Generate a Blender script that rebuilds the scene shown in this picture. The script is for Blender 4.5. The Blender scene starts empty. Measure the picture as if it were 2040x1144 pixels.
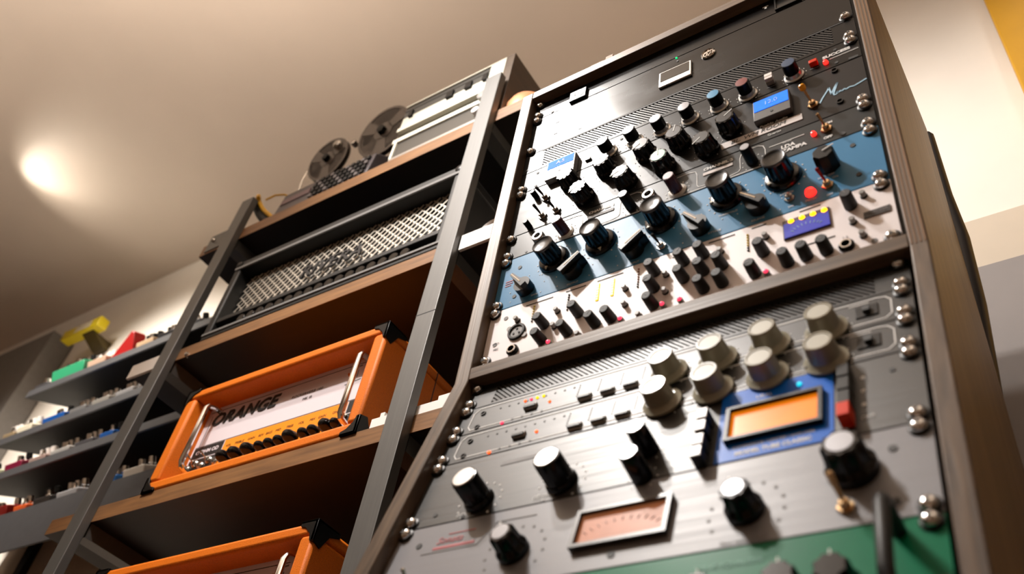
import bpy, bmesh, math, random
from mathutils import Vector, Matrix
random.seed(4)
S = bpy.context.scene
COL = S.collection
PI = math.pi

# ------------------------------------------------------------------ camera
cam = bpy.data.cameras.new('camera'); camo = bpy.data.objects.new('camera', cam); COL.objects.link(camo)
RX = Vector((0.83122203, 0.53695481, 0.14404679)); RD = Vector((-0.29281677, 0.64310883, -0.70757995)); RF = Vector((-0.47257621, 0.54597673, 0.69179559))
M = Matrix((RX, -RD, -RF)).transposed().to_4x4(); M.translation = Vector((0.57030927, -0.61600819, -0.64486806))
camo.matrix_world = M
cam.lens = 32.2424; cam.sensor_width = 36; cam.sensor_fit = 'HORIZONTAL'; cam.clip_start = 0.02
cam.dof.use_dof = True; cam.dof.focus_distance = 1.32; cam.dof.aperture_fstop = 4.5
S.camera = camo
# ------------------------------------------------------------------ exposure, world, lamps
S.view_settings.view_transform = 'Standard'; S.view_settings.look = 'None'
S.view_settings.exposure = 0.0; S.view_settings.gamma = 1.0; S.view_settings.use_curve_mapping = False
W = bpy.data.worlds.new('world'); S.world = W; W.use_nodes = True
W.node_tree.nodes['Background'].inputs[0].default_value = (1.0, 0.85, 0.7, 1); W.node_tree.nodes['Background'].inputs[1].default_value = 0.02
def lamp(name, kind, loc, power, color, target=None, **kw):
    l = bpy.data.lights.new(name, kind); o = bpy.data.objects.new(name, l); COL.objects.link(o)
    o.location = loc; l.energy = power; l.color = color
    for k, v in kw.items(): setattr(l, k, v)
    if target: o.rotation_euler = (Vector(target) - Vector(loc)).to_track_quat('-Z', 'Y').to_euler()
    return o
WARM = (1.0, 0.87, 0.74)
KEYC = (1.0, 0.95, 0.90)
lamp('ceiling_or_fill_spot', 'SPOT', (-0.58, -0.90, 1.62), 150, KEYC, (0.05, 0.1, 0.2), spot_size=1.7, spot_blend=0.7, shadow_soft_size=0.035)
lamp('ceiling_or_fill_spot', 'SPOT', (-0.42, -0.62, 1.62), 70, KEYC, (0.05, 0.1, 0.2), spot_size=1.7, spot_blend=0.7, shadow_soft_size=0.035)
lamp('ceiling_or_fill_spot', 'SPOT', (-2.0, -0.5, 1.66), 210, (1.0, .92, .82), (-2.1, 0.62, 0.7), spot_size=1.25, spot_blend=0.9, shadow_soft_size=0.06)  # added fill spot that brightens the white wall at left
lamp('ceiling_or_fill_spot', 'SPOT', (0.95, 0.15, 1.66), 7, (1.0, .92, .84), (0.75, 0.62, 0.75), spot_size=1.1, spot_blend=0.9, shadow_soft_size=0.06)  # added fill spot that brightens the wall right of the rack
lamp('uplight_or_fill', 'SPOT', (-2.50, -0.03, 1.58), 4.5, (1.0, 0.92, 0.80), (-2.50 + .78, -.03 + .32, 1.58 + .53), spot_size=1.10, spot_blend=1.0, shadow_soft_size=0.0)
lamp('uplight_or_fill', 'SPOT', (-2.50, -0.03, 1.50), 5.0, (1.0, 0.90, 0.76), (-2.50 + .78, -.03 + .40, 1.50 + .48), spot_size=1.7, spot_blend=1.0, shadow_soft_size=0.0)  # broad second cone added here to widen the glow on the ceiling
for X_, Y_, P_ in ((-0.7, -1.0, 95), (-2.2, -1.3, 30), (0.9, -1.3, 60)):
    lamp('ceiling_fill', 'SPOT', (X_, Y_, 1.15), P_, WARM, (X_, Y_ + .05, 1.735), spot_size=2.75, spot_blend=0.5, shadow_soft_size=0.10)  # unseen fill lamps added to brighten the ceiling, not real fixtures

# ------------------------------------------------------------------ materials
def lin(c):
    if isinstance(c, str):
        c = [int(c[i:i+2], 16) / 255 for i in (1, 3, 5)]
    return tuple((v / 12.92 if v <= 0.04045 else ((v + 0.055) / 1.055) ** 2.4) for v in c) + (1,)
MATS = {}
def mat(name, color, rough=0.5, metal=0.0, spec=0.5, var=0.0, scale=(30, 30, 30), bump=0.0, emit=None, es=0.0, rvar=0.0, coat=0.0, trans=0.0, color2=None):
    if name in MATS: return MATS[name]
    m = bpy.data.materials.new(name); m.use_nodes = True; MATS[name] = m
    nt = m.node_tree; b = nt.nodes['Principled BSDF']
    c = lin(color); b.inputs['Base Color'].default_value = c
    b.inputs['Roughness'].default_value = rough; b.inputs['Metallic'].default_value = metal
    b.inputs['Specular IOR Level'].default_value = spec
    b.inputs['Coat Weight'].default_value = coat
    b.inputs['Transmission Weight'].default_value = trans
    if emit: b.inputs['Emission Color'].default_value = lin(emit); b.inputs['Emission Strength'].default_value = es
    tc = nt.nodes.new('ShaderNodeTexCoord'); mp = nt.nodes.new('ShaderNodeMapping'); mp.inputs['Scale'].default_value = scale
    nz = nt.nodes.new('ShaderNodeTexNoise'); nz.inputs['Scale'].default_value = 1.0; nz.inputs['Detail'].default_value = 5
    nt.links.new(tc.outputs['Object'], mp.inputs[0]); nt.links.new(mp.outputs[0], nz.inputs[0])
    if var or color2:
        rp = nt.nodes.new('ShaderNodeValToRGB'); nt.links.new(nz.outputs[0], rp.inputs[0])
        rp.color_ramp.elements[0].position = 0.3; rp.color_ramp.elements[1].position = 0.7
        if color2: rp.color_ramp.elements[0].color = lin(color2); rp.color_ramp.elements[1].color = c
        else:
            rp.color_ramp.elements[0].color = tuple(v * (1 - var) for v in c[:3]) + (1,); rp.color_ramp.elements[1].color = tuple(min(1, v * (1 + var)) for v in c[:3]) + (1,)
        nt.links.new(rp.outputs[0], b.inputs['Base Color'])
    if rvar:
        mr = nt.nodes.new('ShaderNodeMapRange'); nt.links.new(nz.outputs[0], mr.inputs[0])
        mr.inputs[1].default_value = 0.3; mr.inputs[2].default_value = 0.7
        mr.inputs[3].default_value = max(0.02, rough - rvar); mr.inputs[4].default_value = min(1, rough + rvar)
        nt.links.new(mr.outputs[0], b.inputs['Roughness'])
    if bump:
        bp = nt.nodes.new('ShaderNodeBump'); bp.inputs['Strength'].default_value = bump; bp.inputs['Distance'].default_value = 0.001
        nt.links.new(nz.outputs[0], bp.inputs['Height']); nt.links.new(bp.outputs[0], b.inputs['Normal'])
    return m
plaster = mat('wall_plaster', '#e9e2d8', 0.8, var=0.03, scale=(6, 6, 6), bump=0.1)
ceilm = mat('ceiling_paint', '#dccdbf', 0.55, var=0.03, scale=(3, 3, 3), bump=0.05)
floorm = mat('floor_boards', '#6b4e36', 0.5, var=0.2, scale=(2, 20, 2))
greyw = mat('grey_paint', '#8d8785', 0.7, var=0.03, scale=(8, 8, 8))
beigew = mat('beige_shade', '#c8bba9', 0.7, var=0.03, scale=(8, 8, 8))
greyp = mat('grey_felt', '#77736f', 0.95, var=0.06, scale=(60, 60, 60), bump=0.3)
yellowm = mat('yellow_paint', '#c99400', 0.5, var=0.05, scale=(10, 10, 10))
woodx = mat('rack_wood_along', '#6a5643', 0.42, color2='#43352a', scale=(4, 90, 160), bump=0.3)
woodz = mat('rack_wood_upright', '#6a5643', 0.42, color2='#3f3227', scale=(150, 60, 3.5), bump=0.3)
shelfw = mat('shelf_walnut_shaded', '#190b05', 0.55, color2='#100603', scale=(9, 60, 130), bump=0.2)  # board colour darkened to paint in the shade of the undersides
shelfe = mat('shelf_walnut_lit', '#8a623c', 0.45, color2='#66462b', scale=(9, 60, 130), bump=0.2)  # lighter copy with the light on the front edges put into the colour
casew = mat('deck_case_wood', '#4a3826', 0.5, color2='#382a1c', scale=(60, 6, 60), bump=0.1)
blackst = mat('black_steel', '#484846', 0.46, spec=1.0, var=0.12, scale=(300, 300, 10))
darkin = mat('black_chassis', '#0c0c0c', 0.6)
glossA = mat('gloss_black_panel', '#0b0c0e', 0.25, spec=0.20, rvar=0.05, scale=(9, 9, 24), var=0.2)
satinB = mat('satin_black_panel', '#0e0f11', 0.32, spec=0.16, rvar=0.03, scale=(20, 4, 120))
satinP = mat('satin_charcoal_panel', '#161517', 0.37, spec=0.20, rvar=0.03, scale=(20, 4, 120))
greyG = mat('grey_panel', '#2c3032', 0.34, spec=0.2, rvar=0.04, scale=(25, 4, 60))
blueP = mat('blue_panel', '#4480aa', 0.38, spec=0.16, rvar=0.03, var=0.04, scale=(14, 4, 14))
whiteP = mat('white_panel', '#efe8e9', 0.42, var=0.03, scale=(12, 4, 12))
lowP = mat('dark_grey_panel', '#121416', 0.40, spec=0.55, rvar=0.03, scale=(5, 5, 200))
bruP = mat('brushed_black_panel', '#1e1d1c', 0.42, spec=0.6, rvar=0.06, scale=(4, 4, 260), bump=0.05)
silP = mat('silver_panel', '#7b7b80', 0.42, spec=0.4, rvar=0.04, var=0.03, scale=(4, 4, 200))
greenP = mat('green_panel', '#006b49', 0.35, spec=0.08, var=0.08, scale=(14, 14, 14))
ventm = mat('vent_metal', '#303031', 0.36, spec=0.35)
chrome = mat('chrome', '#d8d8d8', 0.12, 1.0)
nickel = mat('nickel', '#bcb9b4', 0.25, 1.0)
brass = mat('warm_nickel', '#d2b48c', 0.25, 1.0)
alu = mat('aluminium', '#c9c9c8', 0.32, 1.0)
blackpl = mat('black_plastic', '#080808', 0.38, spec=0.25)
blackgl = mat('black_bakelite', '#060606', 0.2, spec=0.3)
blackmt = mat('matt_black', '#0d0c0b', 0.6)
greypl = mat('grey_plastic', '#8f8c89', 0.4)
capgr = mat('cap_grey', '#8b8d93', 0.3, 0.6)
capbl = mat('cap_blue', '#0f7fae', 0.35); capnv = mat('cap_navy', '#123a5e', 0.35); caprd = mat('cap_red', '#74201f', 0.35); capgn = mat('cap_green', '#0d8a62', 0.35)
maroon = mat('maroon_plastic', '#4a1418', 0.30)
cream = mat('cream_plastic', '#918d7c', 0.30, coat=0.2)
creamt = mat('cream_top', '#a3a091', 0.45)
clearp = mat('clear_plastic', '#d9d6d0', 0.15)
whitepl = mat('white_plastic', '#e2dcd8', 0.35)
redpl = mat('red_plastic', '#d2330c', 0.45, spec=0.15)
printw = mat('white_print', '#d8d8d6', 0.6); printk = mat('black_print', '#17120f', 0.6); printg = mat('grey_print', '#6e6c6c', 0.6); printp = mat('pink_print', '#b05a5e', 0.6)
printsb = mat('pale_blue_print', '#9cc4dc', 0.6)
paper = mat('paper_tape', '#d9d2cf', 0.8, var=0.03, scale=(60, 60, 60))
ledr = mat('led_red', '#ff2a20', 0.3, emit='#ff1a14', es=5.0); ledpk = mat('led_pink', '#ff5a78', 0.3, emit='#ff3c5c', es=1.4)
ledor = mat('led_orange', '#ff7a3c', 0.3, emit='#ff5a28', es=2.0)
ledy = mat('led_yellow', '#ffd800', 0.3, emit='#ffcf00', es=1.6); ledyd = mat('led_yellow_dim', '#b59a1e', 0.4, emit='#b59400', es=0.15)
ledg = mat('led_green', '#10d070', 0.3, emit='#0be07a', es=1.5); ledc = mat('led_cyan', '#30d8e8', 0.3, emit='#20d0e8', es=1.2)
ledor2 = mat('lamp_amber', '#ffb300', 0.3, emit='#ff9c08', es=6.0)
lcdm = mat('lcd_blue', '#1c6fe0', 0.6, spec=0.1, emit='#1464e8', es=1.0, var=0.1, scale=(200, 200, 200))
vublue = mat('meter_blue', '#1b2fb0', 0.3, emit='#0c1f9c', es=0.35)
amber = mat('meter_amber', '#c86a10', 0.3, spec=0.2, emit='#f58010', es=0.75, var=0.15, scale=(30, 30, 60))
peach = mat('meter_peach', '#a8684a', 0.4, spec=0.2, emit='#e08a58', es=0.22, var=0.12, scale=(40, 40, 90))
bluepl = mat('blue_plate', '#0b62c8', 0.38, spec=0.12, rvar=0.03, scale=(14, 14, 14))
tolex = mat('orange_tolex', '#d06a0a', 0.55, spec=0.3, var=0.12, scale=(500, 500, 500), bump=0.5)
ampw = mat('amp_white_panel', '#d6cdd2', 0.4); ampo = mat('amp_orange_print', '#f28c0c', 0.45)
blktol = mat('black_tolex', '#121313', 0.5, var=0.2, scale=(500, 500, 500), bump=0.4)
darkchr = mat('dark_chrome', '#4a4a4c', 0.3, 0.9)
copper = mat('copper', '#c98a62', 0.45, 0.35, var=0.1, scale=(20, 20, 20))
yelcab = mat('yellow_cable_jacket', '#d0a010', 0.45); navyc = mat('navy_cable_jacket', '#0a0e18', 0.45)
deckcr = mat('cream_enamel', '#dedccc', 0.4); deckdk = mat('deck_dark', '#3c3b37', 0.45)
tapegr = mat('tape_machine_grey', '#4d474a', 0.45, var=0.1, scale=(30, 30, 30)); reelm = mat('reel_smoke_plastic', '#5a524c', 0.3, spec=0.6)
tan = mat('tan_line', '#c9a46a', 0.5)

# ------------------------------------------------------------------ mesh helpers
class MB:
    def __init__(s): s.v = []; s.f = []
    def add(s, vs, fs):
        n = len(s.v); s.v += [tuple(v) for v in vs]; s.f += [tuple(i + n for i in f) for f in fs]; return s
    def box(s, x0, x1, y0, y1, z0, z1):
        return s.add([(x, y, z) for z in (z0, z1) for y in (y0, y1) for x in (x0, x1)],
                     [(0, 2, 3, 1), (4, 5, 7, 6), (0, 1, 5, 4), (2, 6, 7, 3), (0, 4, 6, 2), (1, 3, 7, 5)])
    def lathe(s, prof, n=24, lobes=0, amp=0.0, lo=0, hi=99, c=(0, 0, 0)):
        # profile of (radius, height); the axis runs along -Y (out of a panel)
        vs = []; fs = []; m = len(prof)
        for i, (r, h) in enumerate(prof):
            for k in range(n):
                a = 2 * PI * k / n; rr = r
                if lobes and lo <= i <= hi: rr = r * (1 - amp * (0.5 + 0.5 * math.cos(a * lobes)))
                vs.append((c[0] + rr * math.cos(a), c[1] - h, c[2] + rr * math.sin(a)))
        for i in range(m - 1):
            for k in range(n):
                k2 = (k + 1) % n; fs.append((i * n + k, i * n + k2, (i + 1) * n + k2, (i + 1) * n + k))
        fs.append(tuple(range(n))[::-1]); fs.append(tuple((m - 1) * n + k for k in range(n)))
        return s.add(vs, fs)
    def prism(s, pts, y0, y1):        # outline in x,z pushed from y0 to y1
        n = len(pts); vs = [(x, y0, z) for x, z in pts] + [(x, y1, z) for x, z in pts]
        return s.add(vs, [tuple(range(n)), tuple(range(2 * n - 1, n - 1, -1))] + [(i, (i + 1) % n, n + (i + 1) % n, n + i) for i in range(n)])
    def prismx(s, pts, x0, x1):       # outline in y,z pushed along x
        n = len(pts); vs = [(x0, y, z) for y, z in pts] + [(x1, y, z) for y, z in pts]
        return s.add(vs, [tuple(range(n)), tuple(range(2 * n - 1, n - 1, -1))] + [(i, (i + 1) % n, n + (i + 1) % n, n + i) for i in range(n)])
    def tube(s, pts, r, n=8, cap=True):
        pts = [Vector(p) for p in pts]; rs = r if isinstance(r, (list, tuple)) else [r] * len(pts); vs = []; fs = []
        u = None
        for i, p in enumerate(pts):
            d = (pts[min(i + 1, len(pts) - 1)] - pts[max(i - 1, 0)]).normalized()
            if u is None: u = d.orthogonal().normalized()
            u = (u - d * u.dot(d)).normalized(); w = d.cross(u)
            for k in range(n):
                a = 2 * PI * k / n; vs.append(tuple(p + (u * math.cos(a) + w * math.sin(a)) * rs[i]))
        for i in range(len(pts) - 1):
            for k in range(n):
                k2 = (k + 1) % n; fs.append((i * n + k, i * n + k2, (i + 1) * n + k2, (i + 1) * n + k))
        fs.append(tuple(range(n))); fs.append(tuple((len(pts) - 1) * n + k for k in range(n)))
        return s.add(vs, fs)
    def bar2(s, p, q, w, y0, y1):     # flat bar in the x,z plane between p and q
        dx, dz = q[0] - p[0], q[1] - p[1]; L = math.hypot(dx, dz) or 1e-9; nx, nz = -dz / L * w / 2, dx / L * w / 2
        return s.prism([(p[0] + nx, p[1] + nz), (q[0] + nx, q[1] + nz), (q[0] - nx, q[1] - nz), (p[0] - nx, p[1] - nz)], y0, y1)
    def mesh(s, name, m, angle=0.6):
        me = bpy.data.meshes.new(name); me.from_pydata(s.v, [], s.f)
        bm = bmesh.new(); bm.from_mesh(me); bmesh.ops.recalc_face_normals(bm, faces=bm.faces); bm.to_mesh(me); bm.free()
        me.materials.append(m); me.shade_smooth(); me.set_sharp_from_angle(angle=angle)
        return me
def put(name, me, parent=None, loc=(0, 0, 0), ry=0.0, label=None, rot=None, sc=None):
    o = bpy.data.objects.new(name, me); COL.objects.link(o); o.location = loc
    o.rotation_euler = rot if rot else (0, ry, 0)
    if sc: o.scale = sc
    if parent: o.parent = parent
    if label: o['label'] = label
    return o
def part(name, mb, m, parent, loc=(0, 0, 0), ry=0.0, label=None, bevel=0.0, rot=None):
    o = put(name, mb.mesh(name, m), parent, loc, ry, label, rot)
    if bevel:
        bv = o.modifiers.new('bevel', 'BEVEL'); bv.width = bevel; bv.segments = 2; bv.limit_method = 'ANGLE'
    return o
def thing(name, label, cat, loc=(0, 0, 0), rot=(0, 0, 0), group=None):
    o = bpy.data.objects.new(name, None); COL.objects.link(o); o.location = loc; o.rotation_euler = rot; o.empty_display_size = 0.02
    o['label'] = label; o['category'] = cat
    if group: o['group'] = group
    return o
def solo(name, mb, m, label, cat, group=None, bevel=0.0, loc=(0, 0, 0), rot=None):
    o = part(name, mb, m, None, loc=loc, bevel=bevel, rot=rot); o['label'] = label; o['category'] = cat
    if group: o['group'] = group
    return o
def struct(name, mb, m):
    o = part(name, mb, m, None); o['kind'] = 'structure'; return o
def deep(o, parent=None):
    c = o.copy(); COL.objects.link(c)
    if parent: c.parent = parent; c.matrix_parent_inverse = o.matrix_parent_inverse
    for ch in list(o.children): deep(ch, c)
    return c
def text_mesh(txt, size, m, align='CENTER', shear=0.0, offset=0.0, extrude=0.0001, space=1.0, sx=1.0):
    cu = bpy.data.curves.new('lettering', 'FONT'); cu.body = txt; cu.size = size; cu.align_x = align; cu.align_y = 'CENTER'
    cu.shear = shear; cu.offset = offset; cu.extrude = extrude; cu.space_character = space; cu.resolution_u = 3
    o = bpy.data.objects.new('lettering', cu); COL.objects.link(o)
    dg = bpy.context.evaluated_depsgraph_get(); me = bpy.data.meshes.new_from_object(o.evaluated_get(dg))
    bpy.data.objects.remove(o); bpy.data.curves.remove(cu)
    me.transform(Matrix.Rotation(PI / 2, 4, 'X') @ Matrix.Scale(sx, 4, (1, 0, 0))); me.materials.clear(); me.materials.append(m); me.name = 'lettering'
    return me

# ------------------------------------------------------------------ the room
FL, CE, WY = -1.05, 1.735, 0.62
struct('floor', MB().box(-5, 2.6, -3.4, WY + .1, FL - .05, FL), floorm)
struct('ceiling', MB().box(-5, 2.6, -3.4, WY + .1, CE, CE + .05), ceilm)
struct('wall_back', MB().box(-5, 2.6, WY, WY + .1, FL, CE), plaster)
struct('wall_left', MB().box(-5.1, -5, -3.4, WY, FL, CE), plaster)
struct('wall_right', MB().box(2.6, 2.7, -3.4, WY, FL, CE), plaster)
struct('wall_front', MB().box(-5, 2.6, -3.5, -3.4, FL, CE), plaster)
struct('shade_band', MB().box(0.3, 2.6, WY - .006, WY, 0.545, 0.66), beigew)  # shade on the wall, painted as a darker beige band
struct('trim_2', MB().box(0.3, 2.6, WY - .008, WY, FL, 0.545), greyw)
solo('wall_board', MB().box(0.662, 0.95, 0.585, 0.615, FL, CE - .02), yellowm, 'tall yellow board standing against the wall right of the rack', 'board', bevel=.003)
solo('acoustic_panel', MB().box(-3.35, -2.745, 0.52, 0.6185, 0.45, 1.515), greyp, 'grey felt acoustic panel on the wall beyond the pedal shelves', 'panel', bevel=.004)

# ------------------------------------------------------------------ rack cabinet
WI, TL_, TR_, ZT, ZB = 0.4888, 0.020, 0.0165, 0.570, 0.018
TH = 0.25478; RC = 0.015
rack = thing('rack_cabinet', 'walnut rack cabinet of two bays, upper bay upright and lower bay leaning forward', 'cabinet', (0.2444, 0.15, FL))
def rk(name, mb, m, **k): return part(name, mb, m, rack, loc=(-0.2444, -0.15, -FL), **k)
SL = 0.52; sy, sz = -SL * math.sin(TH), -SL * math.cos(TH)
prof = [(0, ZT + .018), (0, 0), (sy, sz), (sy, FL), (0.335, FL), (0.335, ZT + .018)]
rk('side_panel', MB().prismx(prof, -TL_, 0), woodz, bevel=.0015)
rk('side_panel', MB().prismx(prof, WI, WI + TR_), woodz, bevel=.0015)
pl = MB()
for k in range(4):      # the layers of the plywood edge stand a hair proud
    xx = WI + .0014 + k * .0039
    pl.box(xx, xx + .0018, -.0004, .002, 0.002, ZT + .017)
rk('plywood_edge', pl, mat('plywood_core', '#7d572c', 0.6, color2='#5f4222', scale=(200, 200, 4)))
rk('top_panel', MB().box(0, WI, 0, 0.335, ZT, ZT + .018), woodx, bevel=.0012)
rk('divider_bar', MB().box(0, WI, 0, 0.30, 0, ZB), woodx, bevel=.0012)
rk('back_panel', MB().box(0, WI, 0.325, 0.333, FL, ZT), darkin)
rk('kick_board', MB().box(0, WI, sy + .004, sy + .02, FL, sz + .12), woodx)
for xx in (0.001, WI - .017): rk('rail', MB().box(xx, xx + .016, RC + .004, RC + .03, ZB, ZT), darkin)

# ------------------------------------------------------------------ shared control meshes
def lm(name, prof, m, n=24, **k): return MB().lathe(prof, n, **k).mesh(name, m)
ME = {}
ME['washer'] = lm('washer', [(.0082, 0), (.0082, .0012), (.0066, .0022), (.004, .0022)], blackpl, 20)
sh = MB().lathe([(.0062, .002), (.0062, .0034), (.0055, .005), (.0038, .0063), (.0022, .0067)], 20)
ME['screw'] = sh.mesh('mounting_screw', chrome)
rc = MB(); rc.box(-.0026, .0026, -.0071, -.006, -.0006, .0006); rc.box(-.0006, .0006, -.0071, -.006, -.0026, .0026)
ME['recess'] = rc.mesh('cross_recess', blackmt)
class Unit:
    def __init__(s, name, label, z0, z1, m, low=False, x0=.0008, x1=.4832, chassis=.22):
        s.low = low; s.z0 = z0; s.zc = z0
        if low:
            q = Matrix.Translation((0, RC * math.cos(TH), -RC * math.sin(TH))) @ Matrix.Rotation(-TH, 4, 'X')
            p = q @ Vector((.242, 0, z0)); s.root = thing(name, label, 'rack unit', p, (-TH, 0, 0), 'rack units')
        else:
            s.root = thing(name, label, 'rack unit', (.242, RC, z0), (0, 0, 0), 'rack units')
        s.print = {}
        if m: s.part('front_panel', MB().box(x0, x1, 0, .003, z0 + .0006, z1 - .0006), m, bevel=.0005)
        if chassis: s.part('chassis', MB().box(.022, .462, .0031, chassis, z0 + .001, z1 - .001), darkin)
    def o(s): return (-.242, 0, -s.z0)
    def part(s, name, mb, m, label=None, bevel=0): return part(name, mb, m, s.root, s.o(), label=label, bevel=bevel)
    def put(s, name, me, x, z, ang=0.0, h=0.0, label=None, parent=None):
        if parent: return put(name, me, parent, (0, -h, 0), -ang, label)
        return put(name, me, s.root, (x - .242, -h, z - s.z0), -ang, label)
    def screw(s, x, z):
        o = s.put('mounting_screw', ME['screw'], x, z, random.random() * 1.5)
        put('washer', ME['washer'], o); put('recess', ME['recess'], o)
    def screws(s, zs, xs=(.0075, .4745)):
        for z in zs:
            for x in xs: s.screw(x, z)
    def pr(s, m, mb_fn):            # flat print gathered per colour
        if m.name not in s.print: s.print[m.name] = (MB(), m)
        mb_fn(s.print[m.name][0])
    def line(s, p, q, w, m): s.pr(m, lambda b: b.bar2(p, q, w, -.0005, 0))
    def dot(s, x, z, r, m, h=.0005): s.pr(m, lambda b: b.lathe([(r, 0), (r, h)], 10, c=(x, 0, z)))
    def rect(s, x0, x1, z0, z1, m, h=.0005): s.pr(m, lambda b: b.box(x0, x1, -h, 0, z0, z1))
    def text(s, t, x, z, size, m, align='CENTER', h=.0006, **k):
        return put('lettering', text_mesh(t, size, m, align, **k), s.root, (x - .242, -h, z - s.z0))
    def done(s):
        for b, m in s.print.values(): s.part('printed_marks', b, m)['kind'] = 'stuff'
    def hole(s, x, z, r=.0028): s.dot(x, z, r, blackmt, .0007)
def dial(u, x, z, r, n, m, a0=-50, a1=230, sz=.0009):
    for k in range(n):
        a = math.radians(a0 + (a1 - a0) * k / (n - 1)); u.dot(x + r * math.cos(a), z + r * math.sin(a), sz, m)

# knobs: each is a body mesh with its own sub-parts
def kpoint(L, w, h, r0=0.0, m=None): return MB().box(r0, r0 + L, -h - .0003, -h + .0004, -w / 2, w / 2).mesh('pointer', m or printw)
ME['s_body'] = lm('knob', [(.0092, .007), (.0090, .021), (.0086, .022), (.002, .022)], blackpl, 28, lobes=14, amp=.06, lo=0, hi=1)
ME['s_skirt'] = lm('skirt', [(.0125, 0), (.0125, .0015), (.0105, .003), (.0095, .0072), (.004, .0072)], alu, 32)
def capm(m): return lm('cap', [(.0079, .0215), (.0079, .0224), (.003, .0226)], m, 24)
ME['pt_s'] = kpoint(.0026, .0009, .0035, .0096, blackmt)
ME['d_body'] = lm('knob', [(.0150, 0), (.0150, .006), (.0140, .008), (.0128, .021), (.0120, .0225), (.004, .0225)], blackgl, 48, lobes=10, amp=.13, lo=2, hi=4)
ME['d_cap'] = lm('cap', [(.0100, .0222), (.0098, .0231), (.003, .0231)], mat('cap_dark_grey', '#252628', 0.3, spec=0.3), 24)
ME['pt_d'] = kpoint(.013, .0012, .0232, .0005)
ME['m_body'] = lm('knob', [(.0078, .003), (.0074, .0255), (.0070, .0265), (.002, .0265)], maroon, 28, lobes=14, amp=.05)
ME['m_cap'] = lm('cap', [(.0064, .0262), (.0060, .0270), (.002, .0270)], mat('maroon_cap', '#8a5058', 0.35), 20)
ME['m_skirt'] = lm('skirt', [(.0118, 0), (.0118, .0012), (.0095, .003), (.003, .003)], clearp, 28)
ME['b_body'] = lm('knob', [(.0070, 0), (.0066, .0235), (.0060, .0245), (.002, .0245)], blackpl, 24, lobes=12, amp=.05)
ME['b_cap'] = lm('cap', [(.0056, .0242), (.0052, .0249), (.002, .0249)], capgr, 20)
ME['ring'] = lm('jack_socket', [(.0088, 0), (.0088, .004), (.0075, .006), (.0050, .006), (.0048, .001), (.002, .001)], nickel, 24)
ME['k_skirt'] = lm('skirt', [(.0212, 0), (.0212, .0022), (.0190, .0060), (.0150, .0075), (.004, .0075)], blackgl, 40)
ME['k_body'] = lm('knob', [(.0150, .007), (.0138, .0275), (.0142, .0290), (.0128, .0305), (.0112, .0304), (.0102, .0300), (.003, .0299)], blackgl, 60, lobes=12, amp=.10, lo=0, hi=1)
ME['k_rim'] = lm('rim', [(.0142, .0285), (.0140, .0303), (.0126, .0312), (.0112, .0306), (.0110, .0285)], darkchr, 40)
tri = MB().prism([(.0160, -.0022), (.0200, 0), (.0160, .0022)], -.0078, -.0052); ME['k_mark'] = tri.mesh('pointer', mat('ivory_mark', '#cfc7ae', 0.5))
def chick():
    b = MB(); out = []
    for k in range(25):
        a = PI * (0.16 + 1.68 * k / 24); out.append((.0116 * math.cos(a), .0116 * math.sin(a)))
    b.prism(out + [(.0215, -.0022), (.0215, .0022)], -.0125, 0)
    b.prism([(-.0125, -.0040), (-.0125, .0040), (.0205, .0024), (.0205, -.0024)], -.0195, -.0120)
    return b
ME['chick'] = chick().mesh('pointer_knob', blackpl)
ME['chick_line'] = MB().box(-.004, .0200, -.0199, -.0194, -.0006, .0006).mesh('pointer', tan)
ME['hex'] = lm('knob', [(.0125, 0), (.0118, .020), (.0105, .022), (.003, .022)], blackpl, 8)
ME['w_body'] = lm('knob', [(.0066, 0), (.0068, .002), (.0060, .0185), (.0050, .0198), (.0015, .0198)], blackmt, 20)
ME['pt_w'] = MB().box(-.0002, .0052, -.0201, -.0195, -.0004, .0004).mesh('pointer', printg)
ME['push'] = lm('push_button', [(.0030, 0), (.0030, .0065), (.0026, .0072), (.001, .0072)], greypl, 14)
ME['push_base'] = lm('collar', [(.0039, 0), (.0039, .0012), (.0032, .0016)], blackpl, 14)
ME['pink'] = lm('indicator_lamp', [(.0026, 0), (.0026, .002), (.0017, .0038), (.0006, .0042)], ledpk, 14)
ME['led'] = lm('indicator_lamp', [(.0030, 0), (.0030, .002), (.0020, .0044), (.0006, .005)], ledr, 14)
ME['jewel'] = lm('indicator_lamp', [(.0058, 0), (.0058, .002), (.0046, .0052), (.0018, .0068)], ledr, 20)
ME['nut'] = lm('hex_nut', [(.0062, 0), (.0062, .0022), (.0058, .0026)], nickel, 6)
ME['nutb'] = lm('hex_nut', [(.0066, 0), (.0066, .0024), (.0060, .0030)], brass, 6)
ME['bush'] = lm('bushing', [(.0040, .002), (.0040, .0062), (.0028, .0072), (.001, .0072)], nickel, 14)
ME['bushb'] = lm('bushing', [(.0040, .002), (.0040, .0066), (.0028, .0076), (.001, .0076)], brass, 14)
def lever(dx, dz, L, r=.0016, m=nickel):
    return MB().tube([(0, -.005, 0), (dx * .5, -.005 - L * .5, dz * .5), (dx * .93, -.005 - L * .93, dz * .93), (dx, -.005 - L, dz)], [r * .7, r, r * 1.35, r * .7], 10).mesh('lever', m)
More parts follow.
